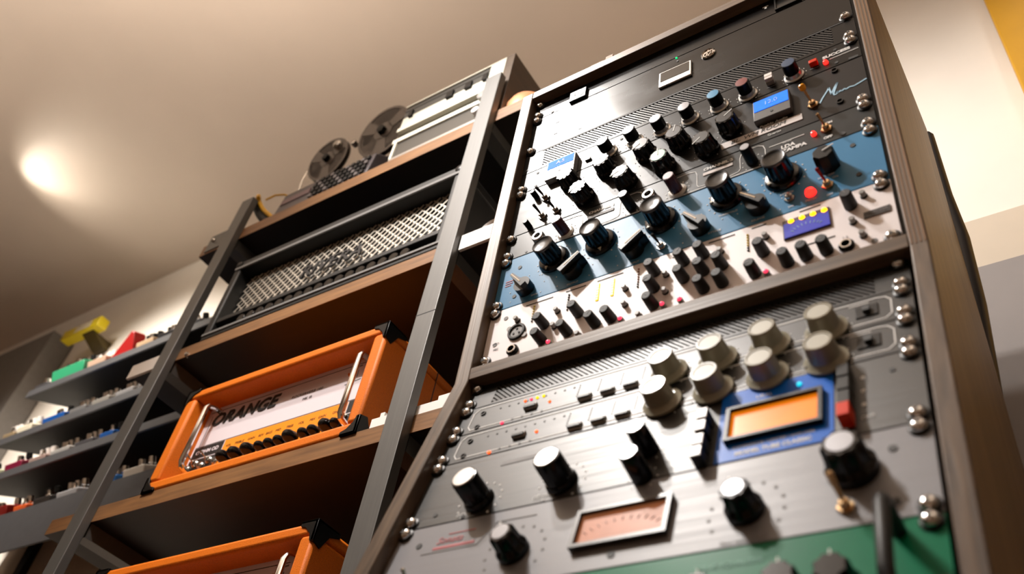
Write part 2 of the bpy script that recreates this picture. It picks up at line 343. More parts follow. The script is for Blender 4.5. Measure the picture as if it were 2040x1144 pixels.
def toggle(u, x, z, dx, dz, L, kind='n', tip=None, m=None, r=.0016):
    t = u.put('toggle_switch', ME['nutb' if kind == 'b' else 'nut'], x, z, .2)
    put('bushing', ME['bushb' if kind == 'b' else 'bush'], t); put('lever', lever(dx, dz, L, r, m or (brass if kind == 'b' else nickel)), t)
    if tip: put('lever_tip', MB().tube([(dx * .80, -.005 - L * .80, dz * .80), (dx * .86, -.005 - L * .86, dz * .86), (dx * 1.0, -.005 - L, dz), (dx * 1.14, -.005 - L * 1.14, dz * 1.14), (dx * 1.2, -.005 - L * 1.2, dz * 1.2)], [.0024, .0036, .0042, .0036, .0020], 14).mesh('lever_tip', tip), t)
    return t
def kn(u, body, x, z, ang, *subs, label=None):
    a = math.radians(ang); o = u.put('knob', ME[body], x, z, a, label=label)
    for s_ in subs:
        me = ME[s_] if isinstance(s_, str) else s_
        put(me.name.split('.')[0], me, o)
    return o

# ------------------------------------------------------------------ upper bay, top to bottom
# 1U black blank-looking unit with the badge and display, 2U gloss unit joined below it
u = Unit('power_unit', 'gloss black rack unit topmost in the upper bay with a square badge', .528, .570, glossA)
u.screws([.563], (.0085, .4745)); u.screw(.0085, .5345); u.screw(.4745, .5345)
u.rect(.372, .380, .5555, .557, printw); u.rect(.3745, .3775, .551, .5555, printw)
mb = MB(); mb.box(.389, .425, -.003, 0, .532, .534); mb.box(.389, .391, -.003, 0, .534, .566); mb.box(.423, .425, -.003, 0, .534, .566)
u.part('meter_frame', mb, blackpl); u.part('meter_face', MB().box(.391, .423, -.0008, 0, .534, .566), mat('meter_dark', '#161a1c', .2))
bd = u.part('badge', MB().box(.0655, .0945, -.0045, 0, .5300, .5545), blackpl, bevel=.0008)
pts = [(.070, .533), (.083, .533), (.0885, .537), (.0905, .542), (.0885, .547), (.083, .5515), (.070, .5515)]
part('badge_face', MB().prism(pts, -.0052, -.0044), alu, bd)
put('lettering', text_mesh('D', .012, blackmt, offset=.0006), bd, (.0785, -.0055, .5422))
u.hole(.031, .566, .0022); u.hole(.034, .532, .0026); u.done()

u = Unit('display_unit', 'gloss black rack unit with a small framed display and a round chrome emblem', .437, .528, glossA)
u.screws([.521, .443], (.0085, .4745))
df = u.part('display_frame', MB().box(.2175, .2670, -.0035, 0, .4625, .4990), alu, bevel=.001)
part('screen', MB().box(.2205, .2640, -.0040, -.003, .4745, .4965), mat('screen_dark', '#1c2022', .15), df)
e = u.put('emblem_switch', lm('emblem_switch', [(.0105, 0), (.0105, .002), (.0090, .0034), (.0078, .002), (.002, .002)], chrome, 30), .2915, .4985)
mb = MB(); mb.bar2((-.006, -.001), (.006, .003), .0016, -.0034, -.0016); mb.bar2((-.002, -.006), (.001, .006), .0016, -.0034, -.0016); mb.bar2((.002, -.0055), (.005, -.001), .0012, -.0034, -.0016)
put('emblem', mb.mesh('emblem', chrome), e)
u.put('indicator_lamp', lm('indicator_lamp', [(.0016, 0), (.0016, .001), (.0008, .0018)], ledg, 12), .2425, .526)
for x, z in [(.048, .495), (.048, .466), (.091, .451)]: u.rect(x - .003, x + .003, z - .0006, z + .0006, printg)
u.hole(.2445, .517, .0018); u.done()

def lattice(x0, x1, z0, z1, pitch, w, y0, y1, up=True):
    b = MB(); H = z1 - z0
    k = x0 - (0 if up else H)
    t = x0 - H
    while t < x1:
        a, c = (t, z0), (t + H, z1)
        ax, az = a; cx, cz = c
        if ax < x0: az += x0 - ax; ax = x0
        if cx > x1: cz -= cx - x1; cx = x1
        if cz - az > .001:
            if up: b.bar2((ax, az), (cx, cz), w, y0, y1)
            else: b.bar2((ax, z0 + z1 - az), (cx, z0 + z1 - cz), w, y0, y1)
        t += pitch
    return b
def vent(name, label, z0, z1, px0, px1, pz0, pz1, low, pitch, w):
    u = Unit(name, label, z0, z1, None, low, chassis=0)
    mb = MB(); mb.box(.0008, px0, 0, .002, z0 + .0006, z1 - .0006); mb.box(px1, .4832, 0, .002, z0 + .0006, z1 - .0006)
    mb.box(px0, px1, 0, .002, z0 + .0006, pz0); mb.box(px0, px1, 0, .002, pz1, z1 - .0006)
    u.part('front_panel', mb, satinB if not low else lowP)
    u.part('grille', lattice(px0, px1, pz0, pz1, pitch, w, 0, .0014, False), ventm)
    u.part('grille', lattice(px0, px1, pz0, pz1, pitch, w * .62, .0012, .0022, True), ventm)
    u.part('backing', MB().box(px0 - .004, px1 + .004, .008, .010, z0 + .001, z1 - .001), darkin)
    return u
u = vent('vent_panel', 'perforated vent panel below the framed display unit in the upper bay', .392, .437, .034, .455, .398, .4335, False, .0056, .0019)
u.line((.03, .4355), (.48, .4355), .0022, blackmt); u.hole(.007, .400, .003); u.done(); u.screw(.4745, .3975)

u = Unit('equaliser_unit', 'black rack unit with a row of small knobs capped grey, blue, red and navy', .3475, .392, satinB)
u.screw(.0075, .3535); u.screw(.4745, .3865)
lc = u.part('display_module', MB().box(.0515, .0975, -.0095, 0, .3415, .3825), alu, bevel=.0008)
part('screen', MB().box(.0535, .0955, -.0101, -.009, .3635, .3805), lcdm, lc)
put('lettering', text_mesh('A.5', .010, printw), lc, (.0745, -.0104, .372)); u.dot(.0745, .352, .0016, blackmt, .0101)
xs = [.147, .1865, .226, .266, .306, .344, .403]; cols = [capgr, capgr, capgr, capgr, capbl, caprd, capnv]
for i, (x, m) in enumerate(zip(xs, cols)):
    kn(u, 's_body', x, .361, random.choice([130, 90, 60, 210]), 's_skirt', capm(m), 'pt_s', label=('knob with %s cap' % ['blue', 'red', 'navy'][i - 4]) if i > 3 else None)
    dial(u, x, .361, .0150, 11, printw, sz=.0006)
b = u.part('rocker_switch', MB().box(.3690, .3790, -.006, 0, .3630, .3700), mat('rocker_base', '#8d8b86', .4), bevel=.0005)
part('rocker_key', MB().box(.3692, .3788, -.0105, -.005, .3700, .3750).box(.3692, .3788, -.0105, -.005, .3640, .3685), whitepl, b)
b = u.part('push_button', MB().box(.4235, .4335, -.007, 0, .3645, .3712), redpl, bevel=.0008, label='red rectangular push button')
u.rect(.4225, .4345, .3608, .3616, printg); u.rect(.3685, .3795, .3592, .3600, printg)
u.put('indicator_lamp', ME['led'], .442, .3615)
u.part('push_button', MB().box(.1100, .1185, -.003, 0, .3610, .3660), mat('olive_plastic', '#4b473b', .4), bevel=.0005)
u.text('SUCCESS', .4555, .3735, .0072, printw, offset=.0003, sx=1.15); u.line((.447, .3665), (.481, .3665), .0009, printw); u.line((.460, .3685), (.481, .3685), .0005, printg)
for x, z in [(.455, .382), (.454, .354), (.164, .381), (.163, .353), (.029, .383), (.030, .353)]: u.hole(x, z, .0022)
u.rect(.468, .479, .3490, .3530, blackmt); u.done()

u = Unit('compressor_unit', 'charcoal rack unit with nine big black knobs and a taped paper strip', .2555, .3475, satinP)
u.screw(.0075, .3420); u.screw(.4745, .2615)
pos = [(.093, .321), (.118, .279), (.149, .318), (.180, .276), (.207, .317), (.2335, .277), (.2535, .313), (.2900, .279), (.3205, .302)]
for i, (x, z) in enumerate(pos):
    kn(u, 'd_body', x, z, [120, 210, 100, 200, 215, 95, 80, 220, 40][i], 'd_cap' if i != 5 else lm('cap', [(.0100, .0222), (.0098, .0231), (.003, .0231)], capgn, 24), 'pt_d', label='knob with green cap' if i == 5 else None)
    dial(u, x, z, .0185, 9, printw if i > 5 else printg, sz=.0006)
ld = u.part('display_module', MB().box(.3515, .3968, -.0085, 0, .2885, .3275), mat('module_grey', '#4b4b4b', .4), bevel=.0008)
part('screen', MB().box(.3530, .3953, -.0091, -.008, .3055, .3262), lcdm, ld)
put('lettering', text_mesh('12.0', .010, printsb), ld, (.374, -.0094, .316)); u.dot(.374, .297, .0018, blackmt, .0091)
toggle(u, .053, .313, -.005, .010, .014, m=blackpl); toggle(u, .0535, .275, -.004, .010, .014, m=blackpl); toggle(u, .075, .2755, -.004, .008, .012, m=blackpl)
for x, z in [(.0355, .3255), (.0335, .2640)]:
    k = u.put('push_button', lm('push_button', [(.0042, 0), (.0042, .011), (.0034, .012), (.001, .012)], blackpl, 16), x, z); put('collar', ME['push_base'], k)
tp = u.part('paper_label', MB().prism([(.3075, .2695), (.4065, .2690), (.4062, .2802), (.3065, .2812)], -.0009, 0), paper, label='white paper tape with handwriting')
put('lettering', text_mesh('BL. WM ROOM', .0088, blackmt, shear=.25, sx=1.15), tp, (.353, -.0012, .2752))
u.text('Pueblo Audio', .3725, .2842, .0062, printw, offset=.0002, shear=.15); u.text('Quartet', .3725, .2634, .0050, printw)
toggle(u, .4205, .2865, -.002, .012, .017, 'b', tip=mat('orange_tip', '#f5a800', .3))
sg = [(.430, .2855), (.4335, .2930), (.4405, .3045), (.4425, .3090), (.4432, .3030), (.4440, .2945), (.4490, .3060), (.4530, .3130), (.4500, .3040), (.4465, .2935), (.4478, .2905), (.4505, .2915), (.4515, .2945), (.4495, .2950), (.4525, .2925), (.4545, .2950), (.4560, .2925), (.4590, .2955), (.4610, .2930), (.4650, .2950), (.4700, .2935), (.4760, .2955), (.4845, .2985)]
sgs = [(x - .002, z + .0005) for x, z in sg]
mb = MB()
for p, q in zip(sgs, sgs[1:]): mb.bar2(p, q, .0018, -.0006, 0)
u.part('signature', mb, printsb)
for x, z in [(.450, .339), (.450, .275)]: u.put('trimmer', lm('trimmer', [(.0042, 0), (.0042, .002), (.0028, .002), (.0026, .0005), (.001, .0005)], blackpl, 16), x, z)
u.line((.1025, .299), (.1025, .300), .001, printg); u.done()

u = Unit('channel_unit', 'slim grey rack unit with maroon knobs above the blue unit', .2095, .2555, greyG)
u.screw(.0075, .2490); u.screw(.0075, .2150); u.screw(.4745, .2495); u.screw(.4745, .2165)
for x in (.0535, .2130): 
    j = u.put('jack_socket', ME['ring'], x, .2325); put('socket_hole', lm('socket_hole', [(.0046, .001), (.0046, .0016), (.001, .0016)], blackmt, 16), j)
for x in (.095, .2505):
    kn(u, 'm_body', x, .2225, 130, 'm_skirt', 'm_cap'); dial(u, x, .2225, .0150, 11, printw, sz=.0009)
for x in (.189, .3445):
    kn(u, 'b_body', x, .2245, 120, 'b_cap'); dial(u, x, .2245, .0125, 9, printw, sz=.0007)
for s in (0, 1):
    dx = .157 * s; m = printw
    bx = [(.0785, .2485), (.1085, .2485), (.1165, .2465), (.1185, .2400), (.1185, .2200), (.1205, .2160), (.1250, .2150), (.1620, .2150), (.1700, .2165), (.1725, .2200), (.1725, .2400), (.1745, .2470), (.1790, .2505), (.1950, .2505), (.2010, .2470), (.2030, .2400), (.2030, .2300)]
    bx = [(x + dx, z) for x, z in bx]
    for p, q in zip(bx, bx[1:]): u.line(p, q, .0008, m)
    u.line((.075 + dx, .2122), (.235 + dx * .75, .2122), .0006, m); u.line((.075 + dx, .2112 - .0002), (.200 + dx, .2110), .0005, m)
    u.text('CHANNEL %d' % (s + 1), .1455 + dx, .2435, .0062, m, offset=.0003, sx=1.1)
    u.rect(.1265 + dx, .1635 + dx, .2325, .2372, paper if s else printg, .0009)  # channel one's paper tape is coloured grey to paint a knob's shadow
    u.text('INPUT', .095 + dx, .2125 + .0012, .0024, m)
u.line((.365, .2400), (.406, .2400), .0010, printw); u.text('LINE LEVEL', .386, .2378, .0022, printw); u.text('LDA', .3865, .2300, .0085, printw, offset=.0003); u.text('ZAMPA', .3930, .2225, .0078, printw, offset=.0004, sx=1.1)
u.put('indicator_lamp', ME['led'], .4165, .2325); toggle(u, .431, .2330, -.002, .0075, .016, 'b'); u.text('OFF', .4310, .2185, .0055, printw, offset=.0003); u.text('ON', .4345, .2440, .0045, printw, offset=.0003)
u.hole(.447, .2155, .003); u.dot(.036, .2140, .0018, blackmt); u.done()

u = Unit('tube_compressor', 'blue rack unit with five large black skirted knobs', .118, .2095, blueP)
u.screws([.2025, .1250])
bigx = [.084, .1505, .2315, .3130, .3780]
for i, x in enumerate(bigx):
    o = kn(u, 'k_body', x, .1770, [250, 280, 215, 200, 215][i], 'k_skirt', 'k_rim', 'k_mark')
    dial(u, x, .1770, .0245, 12, printw, sz=.0009)
for i, x in enumerate([.0485, .1165, .1985, .2810, .3490]):
    o = u.put('pointer_knob', ME['chick'], x, .1395, math.radians([130, 40, 38, 130, 135][i])); put('pointer', ME['chick_line'], o)
    dial(u, x, .1395, .0255, 7, printw, -30, 210, sz=.0007)
kn(u, 'hex', .4275, .1690, 22, 'pt_d')
toggle(u, .4235, .1385, -.003, .0095, .016, 'b', m=mat('red_lever', '#a03038', .25, .6)); toggle(u, .3825, .1385, 0, .002, .004); toggle(u, .2330, .1320, -.003, .008, .013, m=blackpl)
u.put('indicator_lamp', ME['jewel'], .405, .1360)
for x, z in [(.031, .187), (.031, .135), (.4545, .1895), (.4555, .1395)]: u.hole(x, z, .003)
for t, x, z in [('ATTACK', .2970, .1275), ('RELEASE', .3465, .1235), ('SPK', .3830, .1255), ('METER', .4045, .1255), ('OFF', .4240, .1235), ('LIMIT OFF', .4230, .1545), ('ON', .4320, .1485), ('OUTPUT', .1165, .1225), ('INPUT', .1990, .1215), ('GAIN', .0620, .1255), ('THRESHOLD', .3130, .1500), ('ATTACK', .3800, .1490)]:
    u.text(t, x, z, .0040, printw)
for k in range(3): u.rect(.013, .026 - k * .002, .1660 - k * .004, .1672 - k * .004, printp)
u.done()

u = Unit('channel_strip', 'white rack unit full of small black knobs with a blue level meter', .0275, .118, whiteP)
u.screws([.1115, .0345])
kp = [(84, 67), (84, 43), (118, 43), (130, 68), (154, 43), (174, 43), (225, 94), (225, 69), (225, 43), (260, 95), (260, 69), (283, 96), (283, 70), (283, 44), (304, 70), (304, 44), (349, 70), (339, 43), (373, 44), (392, 45), (412, 44), (441, 97)]
for i, (x, z) in enumerate(kp):
    kn(u, 'w_body', (x + 1.5) / 1000, (z - 1.5) / 1000, [130, 110, 200, 130, 60][i % 5], 'pt_w')
for x, z in [(44, 89), (101, 82), (100, 58), (135, 32), (190, 82), (191, 57), (210, 33), (240, 83), (240, 57), (304, 91), (354, 91), (442, 71), (449, 48), (456, 104)]:
    o = u.put('push_button', ME['push'], x / 1000, z / 1000); put('collar', ME['push_base'], o)
for x, z in [(98, 32), (189, 34), (239, 36), (259, 35), (353, 36)]:
    o = u.put('indicator_lamp', ME['pink'], x / 1000, z / 1000 - .0005, h=.004); put('collar', lm('collar', [(.0033, -.004), (.0033, .0012), (.0027, .0016)], greypl, 14), o)
x = u.put('microphone_socket', lm('microphone_socket', [(.0125, 0), (.0125, .002), (.0118, .003), (.0092, .003), (.0088, .0008), (.002, .0008)], blackpl, 30), .046, .0700)
put('socket_face', lm('socket_face', [(.0088, .0005), (.0088, .0014), (.002, .0014)], mat('socket_grey', '#6d6a68', .5), 24), x)
mb = MB()
for a in (90, 210, 330): mb.lathe([(.0014, 0), (.0014, .0022)], 10, c=(.0045 * math.cos(math.radians(a)), 0, .0045 * math.sin(math.radians(a))))
put('contact', mb.mesh('contact', blackmt), x)
mb = MB(); mb.lathe([(.0036, 0), (.0036, .0016)], 12, c=(-.0118, 0, .0085)); mb.lathe([(.0036, 0), (.0036, .0016)], 12, c=(.0118, 0, -.0085)); put('mounting_ear', mb.mesh('mounting_ear', greypl), x)
for x in (.0455, .4325):
    o = u.put('jack_socket', lm('jack_socket', [(.0078, 0), (.0078, .003), (.0062, .0045), (.0042, .0045), (.0040, .001), (.001, .001)], blackgl, 24), x, .0405)
    put('contact_ring', lm('contact_ring', [(.0058, .0040), (.0055, .0056), (.0043, .0056), (.0041, .004)], chrome, 24), o)
for x in (.153, .1725):
    for k in range(7): u.part('level_segment', MB().box(x - .0018, x + .0018, -.0012, 0, .0795 + k * .0040, .0828 + k * .0040), ledy)
for x, m, n in [(.0655, ledyd, 7), (.1140, printk, 7), (.2050, mat('led_off_brown', '#8a4a24', .4), 8), (.3340, ledyd, 7)]:
    for k in range(n):
        mm = printk if k < 2 else m
        u.part('meter_segment', MB().lathe([(.0013, 0), (.0013, .0008), (.0008, .0014)], 8, c=(x, 0, .080 + k * .0040)), mm)
vf = u.part('level_meter', MB().box(.3725, .4215, -.002, 0, .0765, .1045), mat('meter_bezel', '#3a2430', .35), bevel=.0006)
part('meter_face', MB().box(.3738, .4205, -.0026, -.0015, .0775, .0985), vublue, vf)
mb = MB()
for k in range(9):
    a = math.radians(150 - k * 15); cx, cz = .397, .0790; mb.bar2((cx + .0150 * math.cos(a), cz + .0095 * math.sin(a)), (cx + .0185 * math.cos(a), cz + .0125 * math.sin(a)), .0007, -.0030, -.0024)
part('scale_marks', mb, printsb, vf)
for x in (.382, .3935, .405, .4165): part('lamp', MB().lathe([(.0030, .0010), (.0030, .0030), (.0020, .0044), (.0006, .005)], 14, c=(x, 0, .1003)), ledor2, vf)
pb = u.part('name_plate', MB().prism([(.4525, .0705), (.4780, .0710), (.4785, .0795), (.4530, .0790)], -.0012, 0), mat('plate_dark', '#2c2426', .4))
put('lettering', text_mesh('TRACKER', .0048, printg, shear=.2), pb, (.4655, -.0015, .0748))
for x0, x1, z in [(.391, .413, .1130), (.339, .355, .1120), (.290, .320, .1120), (.053, .091, .1100), (.109, .136, .1110), (.151, .185, .1110), (.247, .258, .108), (.385, .423, .0605)]: u.line((x0, z), (x1, z), .0013, printk)
for x, z in [(.025, .100), (.458, .037), (.016, .060)]: u.dot(x, z, .0032, printg)
u.text('MIC', .019, .0515, .0042, printk); u.text('LINE IN', .0175, .0610, .0028, printk); u.text('1 2', .432, .0535, .0045, printg); u.done()

# ------------------------------------------------------------------ lower bay
u = vent('vent_panel', 'slotted vent panel under the dividing bar at the top of the lower bay', -.040, .004, .036, .452, -.0365, -.004, True, .0060, .0024)
u.screw(.0075, -.0045); u.screw(.4745, -.0010); u.screw(.0075, -.0335); u.screw(.4745, -.0340); u.done()
ME['c_skirt'] = lm('skirt', [(.0192, .0015), (.0192, .0036), (.0165, .0048), (.0142, .0075), (.004, .0075)], cream, 40)
ME['c_body'] = lm('knob', [(.0142, .006), (.0126, .020), (.0130, .0225), (.0120, .0240), (.0105, .0240), (.0100, .0228), (.002, .0228)], cream, 40)
ME['c_top'] = lm('cap', [(.0098, .0225), (.0098, .0234), (.003, .0234)], creamt, 28)
ME['c_stem'] = lm('stem', [(.006, 0), (.006, .0062)], blackmt, 14)
ME['pt_c'] = MB().box(.0150, .0188, -.0052, -.0040, -.0007, .0007).mesh('pointer', blackmt)
for row in (0, 1):
    z0, z1 = (-.086, -.040) if row == 0 else (-.1325, -.086)
    u = Unit('preamp_unit', ['upper of the two dark rack units with four cream knobs each', 'lower of the two dark rack units with four cream knobs each'][row], z0, z1, lowP, True)
    u.screws([z1 - .0065, z0 + .0065])
    zk = -.0770 if row == 0 else -.1225
    for x in (.2585, .3080, .3580, .4090):
        kn(u, 'c_body', x, zk, random.choice([60, 110, 130, 200]), 'c_skirt', 'c_top', 'c_stem', 'pt_c')
        dial(u, x, zk, .0215, 11, printw, sz=.0007)
    zb = zk + (.000 if row == 0 else 0)
    for x in (.0985, .1655, .1915, .2170):
        zz = zb + (.009 if x < .1 else 0.0)
        b = u.part('rocker_switch', MB().box(x - .0075, x + .0075, -.003, 0, zz - .0034, zz + .0034), mat('rocker_grey', '#8a8985', .35), bevel=.0004)
        part('rocker_key', MB().box(x - .0068, x + .0068, -.0045, -.0028, zz - .0032, zz + .0004), blackpl, b)
    lz = z1 - .0135
    for k in range(9): u.dot(.055 + k * .0115, lz, .0013, printk if k < 3 else printg)
    for k in range(4): u.dot(.067 + .012 * k + .012, lz - .027, .0015, printk)
    for xx in (.154, .1785, .204, .2280):
        for k in range(6): u.dot(xx, lz + .001 - k * .0036, .0008, printk)
    if row == 0:
        for x, m in [(.087, ledor), (.0945, ledpk), (.102, ledy), (.110, ledy), (.121, ledor)]: u.put('indicator_lamp', lm('indicator_lamp', [(.0017, 0), (.0017, .0012), (.0008, .002)], m, 12), x, -.0535 if x < .12 else -.067)
    else: u.put('indicator_lamp', lm('indicator_lamp', [(.0018, 0), (.0018, .0012), (.0008, .002)], ledor, 12), .119, -.114)
    u.put('indicator_lamp', lm('indicator_lamp', [(.0020, 0), (.0020, .0012), (.0008, .002)], ledor if row else ledpk, 12), .067, lz - .0295 - .0)
    yb = z1
    fr = [(.024, yb - .040), (.020, yb - .034), (.020, yb - .012), (.026, yb - .005), (.452, yb - .005), (.460, yb - .007), (.4645, yb - .013), (.4645, yb - .034), (.459, yb - .040), (.024, yb - .0405)]
    for p, q in zip(fr, fr[1:]): u.line(p, q, .0011, printw)
    for z in (-.015, -.038): u.put('trimmer', lm('trimmer', [(.0034, 0), (.0034, .0014), (.0022, .0014), (.002, .0004), (.0006, .0004)], blackpl, 14), .033, z1 + z)
    b = u.part('mode_switch', MB().box(.434, .4535, -.0012, 0, z1 - .0305, z1 - .0135), blackpl, bevel=.0004)
    part('switch_slider', MB().box(.441, .447, -.005, -.001, z1 - .026, z1 - .019), blackmt, b)
    u.rect(.428, .446, z1 - .0095, z1 - .0085, printw); u.done()

u = Unit('limiter_unit', 'dark rack unit with a bright blue plate around an amber meter', -.222, -.1325, bruP, True)
u.screws([-.139, -.2145])
ME['l_body'] = lm('knob', [(.0135, .006), (.0135, .029), (.0128, .0305), (.0110, .0310), (.002, .0310)], blackgl, 40, lobes=20, amp=.04, lo=0, hi=1)
ME['l_cap'] = lm('cap', [(.0118, .0306), (.0112, .0316), (.003, .0318)], alu, 30)
ME['l_skirt'] = lm('skirt', [(.0155, 0), (.0155, .003), (.0140, .0062), (.004, .0062)], blackgl, 36)
for x in (.0825, .1720):
    kn(u, 'l_body', x, -.201, 140, 'l_skirt', 'l_cap', 'pt_d'); dial(u, x, -.201, .0235, 13, printw, sz=.0011)
ME['p_body'] = lm('knob', [(.0098, 0), (.0092, .0275), (.0085, .029), (.002, .029)], blackgl, 30, lobes=10, amp=.06)
ME['p_cap'] = lm('cap', [(.0080, .0288), (.0076, .0298), (.002, .0298)], alu, 24)
for z in (-.1855, -.2195 + .001): 
    kn(u, 'p_body', .2550, z, 90, 'p_cap'); dial(u, .255, z, .0135, 7, printw, sz=.0007)
for k, z in enumerate((-.1690, -.1845, -.2020, -.2165)):
    b = u.part('push_button', MB().box(.3030, .3125, -.013, 0, z - .0062, z + .0062), blackpl, bevel=.0004)
    part('button_cap', MB().box(.3034, .3121, -.0145, -.012, z - .0056, z + .0056), whitepl, b)
bp = u.part('meter_plate', MB().box(.3180, .4140, -.0008, 0, -.2215, -.1330), bluepl)
mf = MB(); mf.box(.3255, .4065, -.006, 0, -.2015, -.1985); mf.box(.3255, .4065, -.006, 0, -.1625, -.1595); mf.box(.3255, .3290, -.006, 0, -.1985, -.1625); mf.box(.4030, .4065, -.006, 0, -.1985, -.1625)
part('meter_bezel', mf, blackpl, bp); part('meter_face', MB().box(.3290, .4030, -.0018, -.0009, -.1985, -.1625), amber, bp)
put('lettering', text_mesh('COMPRESSOR / LIMITER / AMPLIFIER', .0042, printw), bp, (.366, -.001, -.2075)); put('lettering', text_mesh('MODEL TUBE CLASSIC', .0062, printw, offset=.0002), bp, (.366, -.001, -.2150)); put('lettering', text_mesh('URAL', .0060, printw), bp, (.356, -.001, -.1475))
part('indicator_lamp', MB().lathe([(.0022, .0008), (.0022, .002), (.001, .003)], 14, c=(.386, 0, -.1445)), ledc, bp)
for k, z in enumerate((-.1540, -.1710, -.1880, -.2050)):
    u.part('push_button', MB().box(.4200, .4300, -.012 if k < 3 else -.014, 0, z - .0078, z + .0078), blackpl if k < 3 else redpl, bevel=.0008, label=None if k < 3 else 'red push button')
    u.dot(.4370, z - .001, .0018, printw) if k < 3 else u.text('OFF', .4395, z, .0058, printw)
u.rect(.090, .134, -.1555, -.1500, printg); u.text('INPUT', .0700, -.2160, .0060, printw); u.text('OUTPUT', .1570, -.2150, .0060, printw)
for x, z in [(.033, -.208), (.069, -.2175), (.460, -.154)]: u.hole(x, z, .0026)
u.done()

u = Unit('leveling_amplifier', 'silver rack unit with a peach lit meter between two black knobs', -.313, -.222, silP, True)
u.screws([-.229, -.3060])
ME['a_body'] = lm('knob', [(.0150, 0), (.0148, .006), (.0125, .010), (.0118, .0225), (.0105, .024), (.003, .024)], blackgl, 48, lobes=8, amp=.14, lo=2, hi=4)
ME['a_big'] = lm('knob', [(.0190, 0), (.0188, .007), (.0160, .011), (.0150, .026), (.0135, .028), (.004, .028)], blackgl, 60, lobes=9, amp=.14, lo=2, hi=4)
for x, z in [(.1455, -.2770), (.3490, -.2800)]:
    kn(u, 'a_body', x, z, 110, lm('cap', [(.0085, .0236), (.0080, .0246), (.002, .0246)], capgr, 20), 'pt_d'); dial(u, x, z, .0290, 11, printg, -30, 210, sz=.0015)
kn(u, 'a_big', .4270, -.2600, 130, lm('cap', [(.0105, .0276), (.0100, .0287), (.002, .0287)], capgr, 20))
toggle(u, .4215, -.2950, -.001, .012, .020, 'b', r=.0022)
mf = MB(); mf.box(.2035, .2885, -.006, 0, -.2905, -.2870); mf.box(.2035, .2885, -.006, 0, -.2530, -.2495); mf.box(.2035, .2070, -.006, 0, -.2870, -.2530); mf.box(.2850, .2885, -.006, 0, -.2870, -.2530)
mo = u.part('meter_bezel', mf, mat('bezel_dark', '#2a2422', .35)); part('meter_face', MB().box(.2070, .2850, -.0018, -.0002, -.2870, -.2530), peach, mo)
mb = MB()
for k in range(11):
    a = math.radians(140 - k * 10); mb.bar2((.246 + .040 * math.cos(a), -.290 + .024 * math.sin(a)), (.246 + .045 * math.cos(a), -.290 + .028 * math.sin(a)), .0007, -.0022, -.0017)
part('scale_marks', mb, mat('scale_brown', '#6e3a24', .6), mo)
for x, z in [(.455, -.245), (.454, -.297), (.031, -.247), (.242, -.300)]: u.hole(x, z, .0034)
ol = [(.038, -.2590), (.100, -.2590), (.114, -.2355), (.156, -.2395 + .003)]
for p, q in zip(ol, ol[1:]): u.line(p, q, .0010, printg)
u.text('Sonata', .0660, -.2460, .0110, printp, shear=.3); u.line((.050, -.2545), (.096, -.2545), .0028, printp); u.line((.062, -.2385), (.092, -.2385), .0010, printp)
u.text('PEAK REDUCTION', .349, -.3090, .0042, printg); u.text('GAIN', .1455, -.3065, .0045, printg); toggle(u, .0430, -.2960, .001, .006, .012); u.done()

u = Unit('green_unit', 'green rack unit with a black bar handle at the bottom of the lower bay', -.403, -.313, greenP, True)
u.screws([-.3200, -.3960])
for x in (.0260, .4540):
    mb = MB().tube([(x, 0, -.324), (x, -.026, -.324), (x, -.032, -.328), (x, -.034, -.334), (x, -.034, -.384), (x, -.032, -.390), (x, -.026, -.394), (x, 0, -.394)], .0052, 12)
    u.part('handle', mb, mat('handle_black', '#1d1e1e', .45, spec=.3))
for x in (.3850, .4180, .3300, .1500): kn(u, 'a_body', x, -.3660, 90, 'pt_d')
u.text('VALVE EQUALIZER', .340, -.3290, .0060, mat('pale_green_print', '#1f8a6c', .5)); u.done()
rk('blank_panel', MB().box(.0008, .4832, sy + .024, sy + .028, FL + .05, -.40), darkin)

# ------------------------------------------------------------------ shelving unit
YF = .198; YB = .217
shv = thing('shelving_unit', 'black steel shelving unit with walnut boards left of the rack', 'shelving', (-.70, .38, FL))
def sv(name, mb, m, **k): return part(name, mb, m, shv, loc=(.70, -.38, -FL), **k)
for x0, x1, zt in ((-1.138, -1.096, 1.128), (-.337, -.295, 1.150)):
    for y0 in (YF, .56):
        sv('post', MB().box(x0, x1, y0, y0 + (.019 if y0 < .3 else .03), FL, zt if y0 < .3 else 1.0), blackst, bevel=.001)
for zt in (.600, .186, 1.018, -.235):
    th = .034 if zt != 1.018 else .040
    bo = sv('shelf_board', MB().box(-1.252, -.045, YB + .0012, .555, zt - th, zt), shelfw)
    put('lit_edge', MB().box(-1.252, -.045, YB, YB + .0012, zt - th, zt).mesh('lit_edge', shelfe), bo, label='front edge of the board coloured as lit')
    for x0 in (-1.134, -.333): sv('side_rail', MB().box(x0, x0 + .034, .222, .556, zt - th - .030, zt - th), blackst)
sv('gusset_plate', MB().prismx([(.214, .984), (.214, 1.045), (.222, 1.045), (.222, .984)], -1.232, -1.142), blackst)
sv('bolt', lm2 := MB().lathe([(.006, 0), (.006, .003), (.003, .006)], 12, c=(-1.212, .214, 1.022)), nickel)
sv('bolt', MB().lathe([(.007, 0), (.007, .002), (.004, .010)], 12, c=(-1.060, .222, .572)), nickel)
sv('joint_line', MB().box(-.3375, -.2945, YF - .0004, YF, .398, .3995), blackmt)
stripw = mat('white_strip', '#e4e0dc', .45)
solo('metal_strip', MB().box(-1.262, -1.142, .211, .2169, .560, .600), stripw, 'bright metal strip on the middle board left of the left post', 'strip')
solo('metal_strip', MB().box(-.292, -.215, .211, .2169, .560, .600), stripw, 'bright metal strip on the middle board between right post and rack', 'strip')
